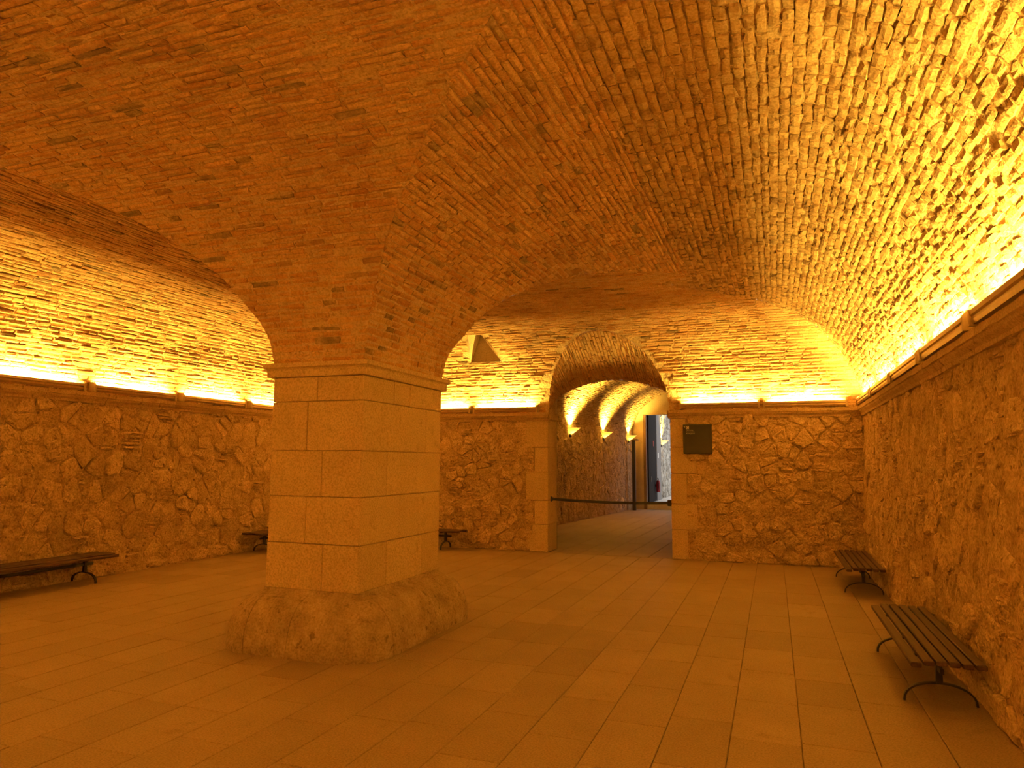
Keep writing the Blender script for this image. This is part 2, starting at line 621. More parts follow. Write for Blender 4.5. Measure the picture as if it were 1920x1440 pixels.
def shell_cut(p, limits, smax, off, holes):
    s = np.concatenate([[-0.0], np.linspace(0.05, smax, 34)])
    pts, edges = [], []
    for si in s:
        lo, hi = limits(si)
        for u in np.linspace(lo, hi, 56):
            if not any(in_poly(np.array(u), np.array(si), grow(h, 1.06)) for h in holes):
                pts.append((u, si))
    loop = [(limits(0)[0], 0.0), (limits(0)[1], 0.0), (limits(smax)[1], smax), (limits(smax)[0], smax)]
    for h in holes:
        k = len(pts)
        q = [(float(a), float(max(b, -0.05))) for a, b in h]
        pts += q
        edges += [(k + i, k + (i + 1) % len(q)) for i in range(len(q))]
    r = delaunay_2d_cdt([Vector(q) for q in pts], edges, [], 0, 1e-5)
    vo = np.array([(v.x, v.y) for v in r[0]])
    F = []
    for f in r[2]:
        c = vo[list(f)].mean(0)
        lo, hi = limits(max(c[1], 0))
        if c[1] < 0 or c[0] < lo - 1e-4 or c[0] > hi + 1e-4 or any(in_poly(c[0], c[1], h) for h in holes):
            continue
        F.append(tuple(f))
    V = p(vo[:, 0], np.clip(vo[:, 1], 0, None))
    V[:, 2] += off
    return V, F


BRK = dict(right=dict(pier=(.060, .014, [.14, .21, .28], [.6, .2, .2]), wall=(.072, .015, [.13, .17], [.8, .2])),
           left=dict(pier=(.058, .014, [.14, .21, .28], [.4, .2, .4]), wall=(.060, .012, [.14, .21, .28], [.35, .25, .4])),
           back=dict(pier=(.058, .014, [.14, .21, .28], [.4, .2, .4]), wall=(.058, .012, [.14, .21, .28], [.35, .25, .4])),
           front=dict(pier=(.058, .013, [.14, .21, .29], [.4, .15, .45]), wall=(.064, .012, [.14, .21, .28], [.4, .2, .4])))
CEIL_LABEL = dict(right='worn brick barrel vault between the pier and the long wall with two benches',
                  left='bright brick barrel vault beyond the pier over the left benches',
                  back='brick barrel vault above the wall with the arched doorway',
                  front='brick barrel vault above the near side of the pier')


def build_vault(side):
    verts, faces, k = [], [], 0
    for kind in ('pier', 'wall'):
        p, pf, lim, smax, _ = facet(side, kind)
        off = {('front', 'pier'): 0.0, ('back', 'pier'): 0.0, ('front', 'wall'): .003, ('back', 'wall'): .003,
               ('right', 'pier'): .006, ('left', 'pier'): .006, ('right', 'wall'): .009, ('left', 'wall'): .009}[side, kind] + 0.002
        if side == 'back' and kind == 'wall':
            v, f = shell_cut(p, lim, smax, off, [LUN, NIC])
        else:
            v, f = shell_grid(p, lim, smax, off, extra=0.62 if (kind == 'wall' and SIDES[side]['ax'] == 0) else 0.0)
        verts.append(v)
        faces += [tuple(i + k for i in q) for q in f]
        k += len(v)
    root = mesh_obj('ceiling_' + side, np.concatenate(verts), faces, M_MORTAR)
    tag(root, CEIL_LABEL[side], 'ceiling', kind='structure')
    Vs = []
    for kind in ('pier', 'wall'):
        p, pf, lim, smax, (ss, zt) = facet(side, kind)
        pitch, joint, lens, probs = BRK[side][kind]
        c = courses(0.0, smax + (0.55 if (kind == 'wall' and SIDES[side]['ax'] == 0) else 0), lim, pitch, joint, lens, probs)
        ca, cb = (c[:, 0] + c[:, 1]) / 2, (c[:, 2] + c[:, 3]) / 2
        ctr = pf(ca, cb)
        x, y = ctr[:, 0], ctr[:, 1]
        dps = np.stack([x - PX1, PX0 - x, y - PY1, PY0 - y], 1)
        dws = np.stack([XR - x, x - XL, YB - y, y - YF], 1)
        own = ['right', 'left', 'back', 'front'].index(side)
        wall = dws.min(1) < dps.max(1)
        if kind == 'pier':
            keep = ~wall & (dps.argmax(1) == own)
        else:
            keep = wall & (dws.argmin(1) == own)
        # keep the clipped bricks at the groins, whose centre may sit just across
        if kind == 'pier':
            keep |= ~wall & (dps[:, own] > dps.max(1) - 0.05)
        else:
            keep |= wall & (dws[:, own] < dws.min(1) + 0.05)
        if side == 'back' and kind == 'wall':
            for poly in (LUN, NIC):
                keep &= ~(in_poly(c[:, 0], cb, poly) | in_poly(c[:, 1], cb, poly) | in_poly(ca, cb, poly))
        c = c[keep]
        worn = side == 'right' and kind == 'wall'
        dv = np.cross(pf(np.array([0.1]), np.array([.5])) - pf(np.array([0.]), np.array([.5])),
                      pf(np.array([0.]), np.array([.6])) - pf(np.array([0.]), np.array([.5])))[0]
        V = lay(p, pf, c, dv[2] > 0, 0.007 if worn else (0.006 if kind == 'pier' else 0.010), 0.0055 if worn else 0.004, jit=0.0055 if worn else 0.0035)
        Vs.append(V)
    V = np.concatenate(Vs)
    ctr = V.mean(1)
    stain = np.zeros(len(V))
    for i, q in enumerate(ctr):
        nz = noise.noise(Vector((q[0] * 1.3, q[1] * 1.3, q[2] * 1.3)) + Vector((3.3, 1.1, 7.7)))
        f = max(0.0, nz - 0.33) * 0.7
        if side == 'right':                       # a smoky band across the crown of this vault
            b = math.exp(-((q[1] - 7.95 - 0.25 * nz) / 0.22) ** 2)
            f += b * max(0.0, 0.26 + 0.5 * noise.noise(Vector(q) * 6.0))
        if rng.random() < 0.012:
            f += 0.35
        stain[i] = min(f, 0.6)
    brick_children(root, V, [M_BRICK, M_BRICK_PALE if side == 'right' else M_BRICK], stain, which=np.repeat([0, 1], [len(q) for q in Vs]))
    return root


CEIL = {s: build_vault(s) for s in ('right', 'back', 'left', 'front')}


# ------------------------------------------------------------------ rubble walls
def voronoi_cells(a0, a1, b0, b1, w, h, jitter=0.48):
    pts = []
    nb = max(1, round((b1 - b0) / h))
    for j in range(-1, nb + 1):
        na = max(1, round((a1 - a0) / w))
        for i in range(-1, na + 1):
            pts.append((a0 + (i + .5 + (.5 if j % 2 else 0) + rng.uniform(-jitter, jitter)) * (a1 - a0) / na,
                        b0 + (j + .5 + rng.uniform(-jitter, jitter)) * (b1 - b0) / nb))
    pts = np.array(pts)
    cells = []
    for k, p in enumerate(pts):
        if not (a0 < p[0] < a1 and b0 < p[1] < b1):
            continue
        poly = [(a0, b0), (a1, b0), (a1, b1), (a0, b1)]
        near = np.nonzero((np.abs(pts[:, 0] - p[0]) < 3 * w) & (np.abs(pts[:, 1] - p[1]) < 3 * h))[0]
        near = near[np.argsort(((pts[near] - p) ** 2).sum(1))]
        for m in near[1:22]:
            q = pts[m]
            mid, nn = (p + q) / 2, q - p
            new = []
            for i in range(len(poly)):
                A, B = poly[i], poly[(i + 1) % len(poly)]
                da = (A[0] - mid[0]) * nn[0] + (A[1] - mid[1]) * nn[1]
                db = (B[0] - mid[0]) * nn[0] + (B[1] - mid[1]) * nn[1]
                if da <= 0:
                    new.append(A)
                if (da < 0) != (db < 0):
                    t = da / (da - db)
                    new.append((A[0] + (B[0] - A[0]) * t, A[1] + (B[1] - A[1]) * t))
            poly = new
            if len(poly) < 3:
                break
        if len(poly) >= 3:
            cells.append(np.array(poly))
    return cells


def stone_mesh(poly, Wf, gap, hgt, amp=0.012):
    """one rubble stone: chamfered, domed, irregular"""
    q = []
    n = len(poly)
    for i in range(n):                                    # one round of corner cutting
        A, B = poly[i], poly[(i + 1) % n]
        q += [A * .87 + B * .13, A * .13 + B * .87]
    q = np.array(q)
    # drop points that lie too close
    keep = [0]
    for i in range(1, len(q)):
        if np.hypot(*(q[i] - q[keep[-1]])) > 0.02:
            keep.append(i)
    q = q[keep]
    c = q.mean(0)
    r = np.hypot(*(q - c).T)
    k = np.clip(1 - gap / np.maximum(r, 1e-3), 0.3, 1)[:, None]
    q = c + (q - c) * k + rng.normal(0, 0.004, q.shape)
    m = len(q)
    tilt = rng.normal(0, 0.05, 2)
    rings = [(1.02, -0.05), (1.0, hgt - 0.010), (0.84, hgt + 0.002), (0.45, hgt + 0.004)]
    V = []
    for sc, hh in rings:
        pp = c + (q - c) * sc
        h = hh + ((pp - c) @ tilt if hh > -0.045 else 0) + (rng.normal(0, 0.0045, m) + amp * np.array([lumps(u, v, 3.0) for u, v in pp]) if hh > -0.045 else 0)
        V.append(Wf(pp[:, 0], pp[:, 1], h * np.ones(m)))
    V.append(Wf(c[:1], c[1:], np.array([hgt + 0.004 + amp * lumps(c[0], c[1], 3.0) + rng.normal(0, .004)])))
    V = np.concatenate(V)
    F = []
    for j in range(len(rings) - 1):
        for i in range(m):
            i2 = (i + 1) % m
            F.append((j * m + i, j * m + i2, (j + 1) * m + i2, (j + 1) * m + i))
    t = (len(rings) - 1) * m
    for i in range(m):
        F.append((t + i, t + (i + 1) % m, 4 * m))
    return V, F


def lumps(a, b, seed):
    return (noise.noise((a * 2.6, b * 4.6, seed)) + .75 * noise.noise((a * 6.5, b * 13, seed + 5)) + .55 * noise.noise((a * 19, b * 30, seed + 9)))


def relief(Wf, a0, a1, b0, b1, step, amp, seed):
    na, nb = max(2, int((a1 - a0) / step)), max(2, int((b1 - b0) / step))
    A, B = np.meshgrid(np.linspace(a0, a1, na + 1), np.linspace(b0, b1, nb + 1))
    A, B = A.ravel(), B.ravel()
    H = amp * np.array([lumps(a, b, seed) for a, b in zip(A, B)])
    V = Wf(A, B, H)
    F = []
    for j in range(nb):
        for i in range(na):
            k = j * (na + 1) + i
            F.append((k, k + 1, k + na + 2, k + na + 1))
    return V, F


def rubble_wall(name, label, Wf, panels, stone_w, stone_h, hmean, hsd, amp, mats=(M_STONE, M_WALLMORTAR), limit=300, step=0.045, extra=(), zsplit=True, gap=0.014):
    vs, fs, k = [], [], 0
    for n, (a0, a1, b0, b1) in enumerate(panels):
        v, f = relief(Wf, a0, a1, b0 - 0.03, b1, step, amp, 11.0 + n * 3 + len(name))
        vs.append(v)
        fs += [tuple(i + k for i in q) for q in f]
        k += len(v)
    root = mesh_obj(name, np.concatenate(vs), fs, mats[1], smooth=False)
    tag(root, label, 'wall', kind='structure')
    if not stone_w:
        return root
    st = []
    for (a0, a1, b0, b1) in panels:
        cells = voronoi_cells(a0, a1, b0, b1, stone_w, stone_h)
        for c in cells:
            ctr = c.mean(0)
            if any(np.hypot(*(ctr - e[0])) < e[1] + 0.05 for e in extra):
                continue
            if rng.random() < 0.10:                       # a cell of thin brick bits set in the mortar
                lo, hi = c.min(0), c.max(0)
                y = lo[1] + .02
                while y < hi[1] - .035:
                    t = rng.uniform(.022, .04)
                    x0 = lo[0] + rng.uniform(.02, .10)
                    x1 = hi[0] - rng.uniform(.02, .10)
                    if x1 - x0 > .05 and in_poly(np.array((x0 + x1) / 2), np.array(y), c):
                        st.append(stone_mesh(np.array([(x0, y), (x1, y + rng.normal(0, .006)), (x1, y + t), (x0, y + t)]), Wf, 0.002, rng.normal(hmean, hsd)))
                    y += t + rng.uniform(.012, .03)
                continue
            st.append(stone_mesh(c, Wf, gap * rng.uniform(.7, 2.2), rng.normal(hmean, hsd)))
    for (ctr, rad) in extra:
        th = np.linspace(0, 2 * math.pi, 13)[:-1]
        st.append(stone_mesh(np.stack([ctr[0] + rad * np.cos(th), ctr[1] + rad * np.sin(th)], -1), Wf, 0.004, 0.022))
    area = []
    for v, f in st:
        m = (len(v) - 1) // 4
        area.append(float(screen_area(v[None, m:2 * m])[0]))
    area = np.array(area)
    order = np.argsort(-area)
    single = set(int(i) for i in order[:limit] if area[i] > 60)
    V, F, R, k = [], [], [], 0
    for i, (v, f) in enumerate(st):
        r = rng.random()
        if i in single:
            c = v.mean(0)
            o = mesh_obj('stone', v - c, f, mats[0], root, rnd=r)
            o.location = c
        else:
            V.append(v)
            F += [tuple(q + k for q in g) for g in f]
            R.append(np.full(len(v), r))
            k += len(v)
    if V:
        o = mesh_obj('stonework', np.concatenate(V), F, mats[0], root, rnd=np.concatenate(R))
        o['kind'] = 'stuff'
    return root


W_RIGHT = lambda a, b, h: np.stack([XR - .10 * (1 - b / 2.575) - h, a, b], -1)      # leans back a little
W_LEFT = lambda a, b, h: np.stack([XL + h, a, b], -1)
W_BACK = lambda a, b, h: np.stack([a, YB - h, b], -1)
W_FRONT = lambda a, b, h: np.stack([a, YF + h, b], -1)
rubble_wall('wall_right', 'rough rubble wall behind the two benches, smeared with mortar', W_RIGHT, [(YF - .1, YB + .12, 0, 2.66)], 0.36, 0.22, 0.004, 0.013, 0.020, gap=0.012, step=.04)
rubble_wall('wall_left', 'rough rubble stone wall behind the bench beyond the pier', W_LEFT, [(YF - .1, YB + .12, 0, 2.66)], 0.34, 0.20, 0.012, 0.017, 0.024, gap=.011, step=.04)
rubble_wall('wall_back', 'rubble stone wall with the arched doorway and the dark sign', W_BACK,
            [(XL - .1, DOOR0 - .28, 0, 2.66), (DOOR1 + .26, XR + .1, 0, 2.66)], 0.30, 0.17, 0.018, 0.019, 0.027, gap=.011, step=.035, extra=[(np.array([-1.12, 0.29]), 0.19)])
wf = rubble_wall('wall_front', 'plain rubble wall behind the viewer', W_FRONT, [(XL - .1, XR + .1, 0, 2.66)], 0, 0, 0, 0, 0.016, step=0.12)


# ------------------------------------------------------------------ dressed stone: quoins, reveals, cornice
def ashlar(lo, hi, name, parent, mat=M_ASHLAR, c=0.008, loc=True):
    ctr = [(l + h) / 2 for l, h in zip(lo, hi)]
    b = MB().box([l - q for l, q in zip(lo, ctr)], [h - q for h, q in zip(hi, ctr)], c)
    o = b.build(name, mat, parent, rnd=rng.random())
    o.location = ctr
    return o


wb = bpy.data.objects['wall_back']
for sgn, xe in ((-1, DOOR0), (1, DOOR1)):
    z = 0.0
    k = 0
    hs = [.50, .44, .52, .46, .505]
    for hh in hs:
        q = (.44 if (k + (sgn > 0)) % 2 == 0 else .27)
        x0, x1 = sorted((xe, xe + sgn * q))
        ashlar((x0 + .003, YB - .025, z + .003), (x1 - .003, YREAR, z + hh - .003), 'quoin', wb)
        z += hh
        k += 1
# the wall core round the doorway, up behind the arch
core = MB()
core.box((XL, YB + .04, 0), (DOOR0 - .45, YREAR + .1, 3.0)).box((DOOR1 + .45, YB + .04, 0), (XR + .3, YREAR + .1, 3.0))
for sgn, xe in ((-1, DOOR0), (1, DOOR1)):
    x0, x1 = sorted((xe + sgn * .012, xe + sgn * .5))
    core.box((x0, YB + .03, 0), (x1, YREAR - .004, 2.9))
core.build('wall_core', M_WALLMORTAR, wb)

# tunnel of the doorway: brick lunette that narrows to the low rear arch
th = np.linspace(0, math.pi, 61)


def tunnel(a, b):
    """a in [0,pi], b in [0,1] from the vault edge to the rear arch"""
    f, r = lunette(a), rear_arch(a)
    return f + (r - f) * b[..., None]


TH, BB = np.meshgrid(th, np.linspace(0, 1, 9))
TV = tunnel(TH, BB)
TV[..., 2] += 0.012
TF = [(j * 61 + i, j * 61 + i + 1, (j + 1) * 61 + i + 1, (j + 1) * 61 + i) for j in range(8) for i in range(60)]
ct = mesh_obj('ceiling_doorway', TV.reshape(-1, 3), TF, M_MORTAR)
tag(ct, 'small brick lunette vault over the arched doorway', 'ceiling', kind='structure')
tc = []
a = 0.0
lenF = np.concatenate([[0], np.cumsum(np.linalg.norm(np.diff(lunette(th), axis=0), axis=1))])
S_tot = lenF[-1]
s = 0.0
while s < S_tot - .03:
    p_ = .062 * rng.uniform(.93, 1.07)
    t0, t1 = np.interp([s, min(s + p_ - .013, S_tot)], lenF, th)
    Lb = float(np.linalg.norm(rear_arch(np.array([t0])) - lunette(np.array([t0]))))
    b = -rng.uniform(0, .2) / Lb
    while b < 1:
        L = rng.choice([.14, .21, .28]) / Lb
        b0_, b1_ = max(b, 0.0), min(b + L - .012 / Lb, 1.0)
        if (b1_ - b0_) * Lb > .04:
            tc.append((b0_, b1_, t0, t1))
        b += L
    s += p_
tc = np.array(tc)
PT = lambda a, b: tunnel(np.clip(b, 0, math.pi), a)
V = lay(PT, PT, tc, False, .012, .005, edge=0.02, jit=0.004)
mid = V[:, :12].mean(1)
chk = (V[:, :12].mean(1) - PT((tc[:, 0] + tc[:, 1]) / 2, (tc[:, 2] + tc[:, 3]) / 2))
if np.mean(chk[:, 2]) > 0:
    V = lay(PT, PT, tc, True, .012, .005, edge=0.02, jit=0.004)
brick_children(ct, V, M_BRICK, np.zeros(len(V)), limit=150)

# cornice with joints
CPROF = [(0, 2.425), (.035, 2.425), (.042, 2.455), (.075, 2.485), (.085, 2.51), (.10, 2.515), (.10, 2.572), (0, 2.575)]


def cornice(name, label, Wf, runs):
    root = empty(name)
    tag(root, label, 'cornice', kind='structure')
    for (a0, a1) in runs:
        a = a0
        while a < a1 - .05:
            L = rng.uniform(.8, 1.3)
            e = a1 if a1 - (a + L) < .4 else a + L
            g = .003
            pr = np.array(CPROF)
            dz = rng.normal(0, .003)
            nseg = max(2, int((e - a) / .12))
            vs, fs = [], []
            for i in range(nseg + 1):
                t = a + g + (e - a - 2 * g) * i / nseg
                w = rng.normal(0, .0025, (len(pr), 2))
                w[0] = w[-1] = 0
                vs.append(Wf(np.full(len(pr), t), pr[:, 1] + dz + w[:, 1], pr[:, 0] + w[:, 0]))
            m = len(pr)
            for i in range(nseg):
                for k in range(m - 1):
                    fs.append((i * m + k, i * m + k + 1, (i + 1) * m + k + 1, (i + 1) * m + k))
            fs.append(tuple(range(m)))
            fs.append(tuple(nseg * m + k for k in reversed(range(m))))
            v = np.concatenate(vs)
            c = v.mean(0)
            o = mesh_obj('cornice_block', v - c, fs, M_TRIM, root, rnd=rng.random())
            o.location = c
            a = e


cornice('trim_1', 'stone cornice along the wall behind the two benches', W_RIGHT, [(YF, YB)])
cornice('trim_2', 'stone cornice along the wall beyond the pier', W_LEFT, [(YF, YB)])
cornice('trim_3', 'stone cornice along the wall with the doorway', W_BACK, [(XL, DOOR0 + .03), (DOOR1 - .03, XR)])
cornice('trim_4', 'stone cornice along the wall behind the viewer', W_FRONT, [(XL, XR)])
# short imposts turning into the door reveal
t3 = bpy.data.objects['trim_3']
for sgn, xe in ((1, DOOR0), (-1, DOOR1)):
    x0, x1 = sorted((xe - sgn * .05, xe + sgn * .045))
    ashlar((x0, YB - .02, 2.44), (x1, YREAR - .02, 2.57), 'impost', t3, M_TRIM, .012)

# blind niche in the vault
n_root = empty('window_1', (-5.05, 12.27, 3.53))
tag(n_root, 'blocked plastered window niche cut into the brick vault', 'window', kind='structure')
inv = lambda p: tuple(np.array(p) - np.array((-5.05, 12.27, 3.53)))
zn = lambda d: float(np.interp(d, DT, ZWT))
BL, BR = (-5.36, 12.28, zn(YB - 12.25) - .01), (-4.74, 12.28, zn(YB - 12.25) - .01)
FL, FR = (-5.19, 11.70, zn(YB - 11.70) + .004), (-4.94, 11.70, zn(YB - 11.70) + .004)
TLb, TRb = (-5.18, 12.28, 4.07), (-4.93, 12.28, 4.06)
ml = [(BL[0] + (FL[0] - BL[0]) * t, 12.25 + (11.70 - 12.25) * t, zn(YB - 12.25 + .55 * t) - .004) for t in (0, .25, .5, .75, 1)]
mr = [(BR[0] + (FR[0] - BR[0]) * t, 12.25 + (11.70 - 12.25) * t, zn(YB - 12.25 + .55 * t) - .004) for t in (0, .25, .5, .75, 1)]
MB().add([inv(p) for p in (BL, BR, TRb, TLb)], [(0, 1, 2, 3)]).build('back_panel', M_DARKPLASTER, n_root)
MB().add([inv(p) for p in [BL, TLb] + ml[::-1]], [tuple(range(7))]).build('left_reveal', M_PLASTER, n_root)
MB().add([inv(p) for p in [BR] + mr + [TRb]], [tuple(range(7))]).build('right_reveal', M_PLASTER, n_root)
MB().add([inv(p) for p in (ml[-1], mr[-1], TRb, TLb)], [(0, 1, 2, 3)]).build('soffit', M_PLASTER, n_root)
MB().add([inv(p) for p in (ml[0], mr[0], BR, BL)], [(0, 1, 2, 3)]).build('sill', M_PLASTER, n_root)

# ------------------------------------------------------------------ the floor
fl = MB().box((XL - .3, YF - .3, -.10), (XR + .3, YB + .02, -.012)).build('floor', M_GROUT)
tag(fl, 'pale stone slab floor laid in long rows', 'floor', kind='structure')
ROWX = [XL - .05]
row0 = -0.297
xs = [row0]
while xs[-1] < XR:
    xs.append(xs[-1] + .402)
xs[-1] = XR + .05
left = [row0]
while left[-1] > XL:
    left.append(left[-1] - (.385 if rng.random() < .7 else .40))
left[-1] = XL - .05
ROWX = sorted(set(left + xs))
BRIGHT = [(-.1, 5.8), (-.1, 6.5), (-.1, 5.0), (.3, 8.6), (-1.25, 5.4), (-1.25, 6.1), (-.5, 3.95), (-4.0, 4.1), (-3.6, 4.2), (-3.0, 6.6), (-2.3, 7.4)]
slabs = []
for i in range(len(ROWX) - 1):
    x0, x1 = ROWX[i], ROWX[i + 1]
    if x0 < -.1 < x1:
        ys = [4.665 - .75 * k for k in range(7, 0, -1)] + [4.665, 5.42, 6.19, 6.90, 7.63, 8.40, 9.12, 9.9, 10.6, 11.4, 12.1, YB]
        ys = [y for y in ys if y > YF]
    elif x0 < -1.2 < x1:
        ys = [.75, 1.45, 2.2, 2.9, 3.6, 4.3, 5.03, 5.74, 6.44, 7.2, 7.9, 8.7, 9.4, 10.2, 10.9, 11.7, YB]
    else:
        ys = [YF + rng.uniform(.1, .7)]
        while ys[-1] < YB - .3:
            ys.append(ys[-1] + rng.choice([.6, .72, .75, .78, .95], p=[.15, .25, .3, .2, .1]))
        ys[-1] = YB
    ys = [YF - .02] + ys
    for y0, y1 in zip(ys[:-1], ys[1:]):
        slabs.append((x0, x1, y0, y1))
sl = np.array(slabs)
quad = np.stack([np.stack([sl[:, 0], sl[:, 2], 0 * sl[:, 0]], -1), np.stack([sl[:, 1], sl[:, 2], 0 * sl[:, 0]], -1),
                 np.stack([sl[:, 1], sl[:, 3], 0 * sl[:, 0]], -1), np.stack([sl[:, 0], sl[:, 3], 0 * sl[:, 0]], -1)], 1)
ar = screen_area(quad)
u_, v_ = project(quad)
seen = np.isfinite(u_).all(1) & (np.nanmax(u_, 1) > 0) & (np.nanmin(u_, 1) < 1920) & (np.nanmax(v_, 1) > 0) & (np.nanmin(v_, 1) < 1440)
quad_area = 0.5 * np.abs(np.sum(u_ * np.roll(v_, -1, 1) - np.roll(u_, -1, 1) * v_, axis=1))
ar = np.where(seen & (ar == 0), np.where(np.isfinite(quad_area), quad_area * .3, 0), ar)
pick = set(int(i) for i in np.argsort(-ar)[:300] if ar[i] > 40)


def slab_geo(x0, x1, y0, y1, zt):
    g, c = .0022, .004
    a0, a1, b0, b1 = x0 + g, x1 - g, y0 + g, y1 - g
    t = rng.normal(0, .0006, 4)
    vs = [(a0, b0, -.02), (a1, b0, -.02), (a1, b1, -.02), (a0, b1, -.02),
          (a0, b0, zt - .003), (a1, b0, zt - .003), (a1, b1, zt - .003), (a0, b1, zt - .003),
          (a0 + c, b0 + c, zt + t[0]), (a1 - c, b0 + c, zt + t[1]), (a1 - c, b1 - c, zt + t[2]), (a0 + c, b1 - c, zt + t[3])]
    fs = [(8, 9, 10, 11)]
    for i in range(4):
        j = (i + 1) % 4
        fs += [(i, j, 4 + j, 4 + i), (4 + i, 4 + j, 8 + j, 8 + i)]
    return np.array(vs), fs


V, F, R, k = [], [], [], 0
for i, (x0, x1, y0, y1) in enumerate(slabs):
    v, f = slab_geo(x0, x1, y0, y1, -.001)
    r = float(np.clip(rng.normal(.46, .16), .05, .85))
    if any(x0 < bx < x1 and y0 < by < y1 for bx, by in BRIGHT):
        r = .98
    if i in pick:
        c = np.array([(x0 + x1) / 2, (y0 + y1) / 2, 0])
        o = mesh_obj('slab', v - c, f, M_SLAB, fl, rnd=r)
        o.location = c
    else:
        V.append(v)
        F += [tuple(q + k for q in g) for g in f]
        R.append(np.full(len(v), r))
        k += len(v)
if V:
    o = mesh_obj('paving', np.concatenate(V), F, M_SLAB, fl, rnd=np.concatenate(R))
    o['kind'] = 'stuff'

# ------------------------------------------------------------------ the pier
pier = empty('stone_pier', ((PX0 + PX1) / 2, (PY0 + PY1) / 2, 0))
tag(pier, 'massive rectangular stone pier with bulging plinth carrying the brick vaults', 'pillar')
pc = np.array(pier.location)
ZC = [.50, .905, 1.325, 1.738, 2.19, 2.42]
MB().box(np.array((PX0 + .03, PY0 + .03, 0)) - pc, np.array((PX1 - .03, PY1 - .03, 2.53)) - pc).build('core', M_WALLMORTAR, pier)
splits = [(.62, .30, .75), (.42, .45, .70), (.58, .28, .66), (.40, .50, .78), (.50, .35, .55)]
for ci in range(5):
    z0, z1 = ZC[ci] + .002, ZC[ci + 1] - .002
    fx, f1, f2 = splits[ci]
    xs_ = [PX0, PX0 + (PX1 - PX0) * fx, PX1]
    ys_ = [PY0, PY0 + (PY1 - PY0) * f1, PY0 + (PY1 - PY0) * f2, PY1]
    for i in range(2):
        for j in range(3):
            if j == 1:
                x0, x1 = (PX0, PX0 + .3) if i == 0 else (PX1 - .3, PX1)
            else:
                x0, x1 = xs_[i], xs_[i + 1]
            d = rng.normal(0, .0018, 2)
            lo = np.array((x0 + .0015 + (d[0] if i == 0 else 0), ys_[j] + .0015 + (d[1] if j == 0 else 0), z0)) - pc
            hi = np.array((x1 - .0015 + (d[0] if i == 1 else 0), ys_[j + 1] - .0015 + (d[1] if j == 2 else 0), z1)) - pc
            ashlar(lo, hi, 'stone_block', pier, M_ASHLAR, .006)
# capital: four mitred sides, each of two stones
CAP = [(-.03, 2.418), (.040, 2.418), (.044, 2.43), (.044, 2.480), (.052, 2.492), (.066, 2.500), (.074, 2.505), (.074, 2.544), (-.03, 2.546)]
cor = [(PX0, PY0), (PX1, PY0), (PX1, PY1), (PX0, PY1)]
for k in range(4):
    A, B = np.array(cor[k]), np.array(cor[(k + 1) % 4])
    t = (B - A) / np.linalg.norm(B - A)
    nrm = np.array((t[1], -t[0]))
    cut = [0, .38 if k % 2 == 0 else .55, 1]
    for q in range(2):
        vs = []
        for e, fr in enumerate((cut[q], cut[q + 1])):
            m = (-1 if fr == 0 else 1 if fr == 1 else 0)
            g = 0 if m else (.0015 if e == 0 else -.0015)
            for out, z in CAP:
                p = A + (B - A) * fr + t * (m * out + g) + nrm * out
                vs.append((p[0] - pc[0], p[1] - pc[1], z))
        n = len(CAP)
        fs = [(i, i + 1, n + i + 1, n + i) for i in range(n - 1)] + [tuple(reversed(range(n))), tuple(range(n, 2 * n))]
        mesh_obj('capital_stone', vs, fs, M_ASHLAR, pier, rnd=rng.random())
# plinth: swollen rounded base in separate stones
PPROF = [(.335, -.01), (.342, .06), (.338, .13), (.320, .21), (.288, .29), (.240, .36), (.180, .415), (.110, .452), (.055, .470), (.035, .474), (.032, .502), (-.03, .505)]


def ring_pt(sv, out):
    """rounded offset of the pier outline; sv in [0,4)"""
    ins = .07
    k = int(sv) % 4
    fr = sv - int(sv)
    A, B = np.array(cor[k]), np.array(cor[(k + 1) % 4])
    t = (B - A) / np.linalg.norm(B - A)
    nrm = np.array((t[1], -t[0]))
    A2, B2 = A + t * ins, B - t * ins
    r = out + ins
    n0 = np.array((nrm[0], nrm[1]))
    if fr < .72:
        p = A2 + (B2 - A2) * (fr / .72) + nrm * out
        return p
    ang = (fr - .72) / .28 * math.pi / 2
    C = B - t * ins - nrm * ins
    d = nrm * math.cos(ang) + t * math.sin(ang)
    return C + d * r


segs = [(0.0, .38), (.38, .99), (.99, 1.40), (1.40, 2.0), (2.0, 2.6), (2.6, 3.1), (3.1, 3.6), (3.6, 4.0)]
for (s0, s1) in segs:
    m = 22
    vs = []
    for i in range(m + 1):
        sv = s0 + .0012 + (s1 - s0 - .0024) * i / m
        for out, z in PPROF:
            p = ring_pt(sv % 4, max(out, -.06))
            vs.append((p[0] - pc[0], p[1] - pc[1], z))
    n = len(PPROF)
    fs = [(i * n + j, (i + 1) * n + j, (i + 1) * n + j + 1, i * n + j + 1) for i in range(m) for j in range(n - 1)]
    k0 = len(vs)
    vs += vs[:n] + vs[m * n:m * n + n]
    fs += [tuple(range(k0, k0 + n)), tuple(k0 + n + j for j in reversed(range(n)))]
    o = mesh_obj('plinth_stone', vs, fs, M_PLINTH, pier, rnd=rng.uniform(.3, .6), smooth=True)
    rough(o, .0035, 7.0, 3.0)

